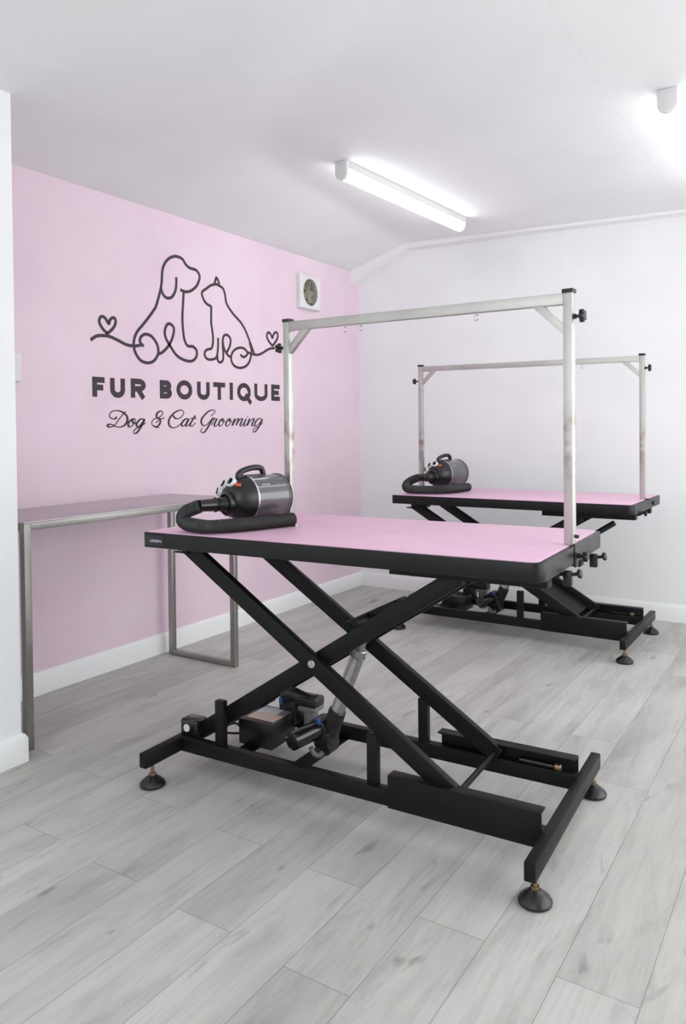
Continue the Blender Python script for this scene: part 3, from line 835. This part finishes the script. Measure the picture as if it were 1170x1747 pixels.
CAT = [[(3.182,1.918), (3.230,1.905), (3.248,1.873), (3.261,1.824), (3.308,1.779), (3.352,1.751), (3.387,1.727), (3.422,1.690), (3.450,1.646), (3.471,1.611), (3.499,1.564)],
    [(3.162,1.915), (3.171,1.939), (3.179,1.955), (3.193,1.942), (3.204,1.921)],
    [(3.188,1.919), (3.162,1.915), (3.129,1.903), (3.099,1.883), (3.064,1.858), (3.073,1.825), (3.098,1.802), (3.136,1.791)],
    [(3.136,1.794), (3.134,1.764), (3.134,1.742), (3.133,1.703), (3.140,1.665), (3.146,1.626), (3.144,1.591), (3.135,1.566), (3.119,1.559), (3.094,1.552), (3.079,1.536), (3.083,1.514), (3.106,1.502), (3.137,1.504), (3.167,1.514), (3.179,1.537), (3.186,1.582), (3.187,1.626)],
    [(3.181,1.528), (3.181,1.506), (3.192,1.494), (3.212,1.495), (3.227,1.514), (3.228,1.550), (3.224,1.585), (3.226,1.621), (3.238,1.644), (3.260,1.649), (3.281,1.641), (3.291,1.622), (3.284,1.590), (3.263,1.559), (3.256,1.551)],
    [(3.226,1.612), (3.232,1.581), (3.246,1.556), (3.266,1.537), (3.290,1.528)],
    [(3.375,1.550), (3.390,1.539), (3.412,1.539), (3.437,1.557), (3.427,1.575), (3.405,1.586), (3.374,1.588), (3.335,1.577), (3.307,1.556), (3.294,1.528), (3.299,1.502), (3.323,1.480), (3.368,1.472), (3.418,1.484), (3.451,1.510), (3.468,1.546), (3.474,1.579), (3.465,1.606), (3.456,1.624)],
    [(3.441,1.567), (3.477,1.560), (3.529,1.559), (3.574,1.573), (3.620,1.595), (3.659,1.608), (3.695,1.611)]]
HEARTS = [[(2.422,1.574), (2.400,1.589), (2.382,1.610), (2.377,1.629), (2.385,1.645), (2.396,1.649), (2.412,1.643), (2.432,1.619), (2.438,1.636), (2.452,1.649), (2.467,1.649), (2.473,1.637), (2.468,1.617), (2.451,1.595), (2.425,1.574), (2.422,1.567)],
    [(3.671,1.626), (3.640,1.647), (3.620,1.672), (3.622,1.691), (3.638,1.702), (3.657,1.692), (3.672,1.672), (3.684,1.693), (3.704,1.709), (3.723,1.704), (3.725,1.682), (3.708,1.656), (3.679,1.629), (3.671,1.621)]]
TAG = [[(2.470,1.185), (2.462,1.177), (2.447,1.176), (2.432,1.182), (2.428,1.192), (2.438,1.207), (2.457,1.214), (2.484,1.214), (2.510,1.206), (2.530,1.192), (2.536,1.176), (2.530,1.158), (2.513,1.143), (2.489,1.137), (2.466,1.139), (2.443,1.149), (2.424,1.150), (2.416,1.143), (2.426,1.137), (2.443,1.139), (2.459,1.146), (2.479,1.168), (2.503,1.192), (2.526,1.212)],
    [(2.573,1.175), (2.557,1.171), (2.543,1.158), (2.540,1.147), (2.546,1.138), (2.560,1.141), (2.578,1.155), (2.585,1.169), (2.580,1.177), (2.569,1.173), (2.567,1.162), (2.578,1.155), (2.592,1.156)],
    [(2.643,1.174), (2.627,1.177), (2.608,1.169), (2.593,1.153), (2.594,1.141), (2.605,1.140), (2.623,1.153), (2.643,1.174), (2.627,1.147), (2.605,1.120), (2.587,1.106), (2.575,1.107), (2.574,1.117), (2.588,1.129), (2.619,1.141), (2.650,1.157)],
    [(2.741,1.133), (2.717,1.136), (2.695,1.147), (2.692,1.161), (2.707,1.176), (2.737,1.183), (2.759,1.196), (2.767,1.208), (2.756,1.217), (2.737,1.212), (2.724,1.198), (2.727,1.185), (2.744,1.178), (2.749,1.164), (2.740,1.147), (2.721,1.139), (2.701,1.143)],
    [(2.719,1.157), (2.736,1.171), (2.751,1.178), (2.767,1.179), (2.776,1.186)],
    [(2.838,1.196), (2.846,1.186), (2.862,1.179), (2.881,1.181), (2.904,1.194), (2.915,1.210), (2.905,1.222), (2.885,1.223), (2.856,1.214), (2.830,1.198), (2.811,1.177), (2.806,1.158), (2.816,1.140), (2.838,1.132), (2.868,1.139), (2.894,1.156), (2.914,1.175)],
    [(2.950,1.177), (2.934,1.180), (2.914,1.170), (2.899,1.154), (2.902,1.141), (2.917,1.144), (2.937,1.161), (2.952,1.179), (2.937,1.159), (2.930,1.144), (2.940,1.141), (2.957,1.154)],
    [(3.001,1.197), (2.984,1.178), (2.963,1.154), (2.963,1.141), (2.980,1.143), (3.001,1.160)],
    [(2.964,1.181), (2.987,1.183), (3.010,1.181)],
    [(3.120,1.193), (3.135,1.204), (3.148,1.212)],
    [(3.155,1.212), (3.150,1.226), (3.132,1.228), (3.103,1.220), (3.071,1.200), (3.047,1.176), (3.047,1.156), (3.063,1.143), (3.087,1.148), (3.113,1.166), (3.134,1.184), (3.116,1.159), (3.094,1.132), (3.069,1.109), (3.051,1.106), (3.041,1.115), (3.052,1.131)],
    [(3.123,1.146), (3.138,1.164), (3.145,1.179), (3.143,1.185), (3.152,1.179), (3.169,1.179), (3.157,1.164), (3.147,1.146), (3.157,1.139), (3.174,1.148), (3.194,1.167), (3.214,1.179)],
    [(3.219,1.181), (3.199,1.174), (3.185,1.154), (3.191,1.141), (3.208,1.146), (3.226,1.164), (3.224,1.179), (3.214,1.179), (3.216,1.167), (3.236,1.167)],
    [(3.278,1.181), (3.258,1.174), (3.243,1.154), (3.249,1.141), (3.267,1.146), (3.285,1.165), (3.283,1.180), (3.273,1.180), (3.275,1.167), (3.296,1.167)],
    [(3.301,1.146), (3.320,1.180), (3.307,1.158), (3.299,1.146)],
    [(3.320,1.183), (3.296,1.144), (3.325,1.171), (3.346,1.183), (3.351,1.177), (3.330,1.146), (3.354,1.170), (3.378,1.184), (3.384,1.177), (3.364,1.148), (3.374,1.141), (3.393,1.155)],
    [(3.419,1.182), (3.398,1.151), (3.406,1.141), (3.431,1.158)],
    [(3.429,1.197), (3.433,1.194)],
    [(3.450,1.184), (3.428,1.144), (3.453,1.169), (3.483,1.184), (3.489,1.177), (3.469,1.149), (3.477,1.141), (3.496,1.151)],
    [(3.561,1.181), (3.536,1.185), (3.508,1.169), (3.494,1.148), (3.507,1.141), (3.535,1.155), (3.567,1.181), (3.544,1.148), (3.512,1.116), (3.487,1.105), (3.478,1.113), (3.496,1.128), (3.535,1.139), (3.570,1.160)]]
LETTERS = [('F', 2.332, 2.402, 1.276, 1.3675), ('U', 2.4349, 2.5236, 1.2748, 1.3676), ('R', 2.56, 2.6524, 1.2786, 1.3718), ('B', 2.7487, 2.8302, 1.2803, 1.3736), ('O', 2.865, 2.98, 1.2803, 1.3789), ('U', 3.017, 3.1143, 1.2817, 1.378), ('T', 3.1437, 3.24, 1.2852, 1.3812), ('I', 3.2771, 3.3064, 1.2879, 1.3846), ('Q', 3.3423, 3.4622, 1.2839, 1.3868), ('U', 3.4958, 3.6183, 1.288, 1.3896), ('E', 3.6564, 3.7392, 1.2932, 1.3915)]

XW = 0.0012
NR = [0]
def ribbon(mb, pts, width, th_=0.0011, n=7, callig=0.0, smooth=True):
    NR[0] += 1; XW = 0.0012 + 0.00004 * (NR[0] % 9)      # overlapping strips lie on top of each other
    p = crom(pts, n) if (smooth and len(pts) > 2) else [Vector(q) for q in pts]
    q = [p[0]]
    for v in p[1:]:
        if (v - q[-1]).length > 1e-4: q.append(v)
    p = q; t = bmesh.new(); F_, K_ = [], []
    for i, c in enumerate(p):
        a = p[max(0, i - 1)]; b = p[min(len(p) - 1, i + 1)]
        d = (b - a).normalized(); nn = Vector((-d.y, d.x))
        w_ = width
        if callig: w_ = width * (1 - callig * 0.5 + callig * max(0.0, -d.y) * 0.9)
        if not smooth and 0 < i < len(p) - 1:
            d0 = (p[i] - p[i - 1]).normalized(); w_ = width / max(.35, abs(d.dot(d0)))
        L1, R1 = c + nn * w_ / 2, c - nn * w_ / 2
        F_.append((t.verts.new((XW, L1.x, L1.y)), t.verts.new((XW, R1.x, R1.y))))
        K_.append((t.verts.new((XW - th_, L1.x, L1.y)), t.verts.new((XW - th_, R1.x, R1.y))))
    for i in range(len(p) - 1):
        t.faces.new((F_[i][0], F_[i][1], F_[i + 1][1], F_[i + 1][0]))
        t.faces.new((F_[i][0], F_[i + 1][0], K_[i + 1][0], K_[i][0]))
        t.faces.new((F_[i][1], K_[i][1], K_[i + 1][1], F_[i + 1][1]))
    for i in (0, -1): t.faces.new((F_[i][0], F_[i][1], K_[i][1], K_[i][0]))
    bmesh.ops.recalc_face_normals(t, faces=t.faces[:])
    mb.add(t)
sign = thing('wall_sign', 'dark vinyl sign with dog and cat outlines and writing on pink wall', 'wall sign', (0, 0, 0))
mb = MB()
for s_ in DOG: ribbon(mb, s_, .0155)
mb.build('dog_outline', M['decal'], sign, False)
mb = MB()
for s_ in CAT: ribbon(mb, s_, .0145)
mb.build('cat_outline', M['decal'], sign, False)
for s_ in HEARTS:
    mb = MB(); ribbon(mb, s_, .0150, n=5); mb.build('heart', M['decal'], sign, False)
mb = MB()
for s_ in TAG: ribbon(mb, s_, .0092, callig=0.9)
mb.build('script_line', M['decal'], sign, False, 'flowing script line')
def arc(cx, cy, rx, ry, a0, a1, n=18):
    return [(cx + rx * math.cos(math.radians(a0 + (a1 - a0) * k / n)), cy + ry * math.sin(math.radians(a0 + (a1 - a0) * k / n))) for k in range(n + 1)]
def letter(ch, y0, y1, z0, z1):
    t_ = .0265; h_ = t_ / 2; S_ = []
    W2 = y1 - y0; cy = (y0 + y1) / 2; cz = (z0 + z1) / 2
    if ch == 'F': S_ = [[(y0 + h_, z0), (y0 + h_, z1)], [(y0, z1 - h_ * .95), (y1, z1 - h_ * .95)], [(y0, cz - .002), (y1 - .008, cz - .002)]]
    if ch == 'E': S_ = [[(y0 + h_, z0), (y0 + h_, z1)], [(y0, z1 - h_), (y1, z1 - h_)], [(y0, cz), (y1 - .010, cz)], [(y0, z0 + h_), (y1, z0 + h_)]]
    if ch == 'U': S_ = [[(y0 + h_, z1)] + arc(cy, z0 + .040, W2 / 2 - h_, .040 - h_, 180, 360) + [(y1 - h_, z1)]]
    if ch == 'T': S_ = [[(cy, z0), (cy, z1)], [(y0, z1 - h_), (y1, z1 - h_)]]
    if ch == 'I': S_ = [[(cy, z0), (cy, z1)]]
    if ch in 'OQ': S_ = [arc(cy, cz, W2 / 2 - h_, (z1 - z0) / 2 - h_ + .001, 0, 360, 40)]
    if ch == 'Q': S_.append([(cy + .012, cz - .014), (y1 + .002, z0 - .012)])
    if ch == 'R':
        S_ = [[(y0 + h_, z0), (y0 + h_, z1)], [(y0 + h_, z1 - h_), (y1 - .040, z1 - h_)] + arc(y1 - .040, z1 - .031, .029, .031 - h_, 85, -90, 14) + [(y0 + h_, cz - .004)],
              [(cy - .002, cz - .004), (y1 - .012, z0 - .002)]]
    if ch == 'B':
        S_ = [[(y0 + h_, z0), (y0 + h_, z1)], [(y0 + h_, z1 - h_), (y1 - .036, z1 - h_)] + arc(y1 - .036, z1 - .028, .020, .028 - h_, 85, -90, 12) + [(y0 + h_, z1 - .0455)],
              [(y0 + h_, z0 + h_), (y1 - .036, z0 + h_)] + arc(y1 - .036, z0 + .0285, .024, .0285 - h_, -85, 90, 12) + [(y0 + h_, z0 + .0465)]]
    mb = MB()
    for q in S_: ribbon(mb, q, t_, smooth=False)
    return mb.build('letter', M['decal'], sign, False)
for ch, a, b, c, d in LETTERS: letter(ch, a, b, c, d)
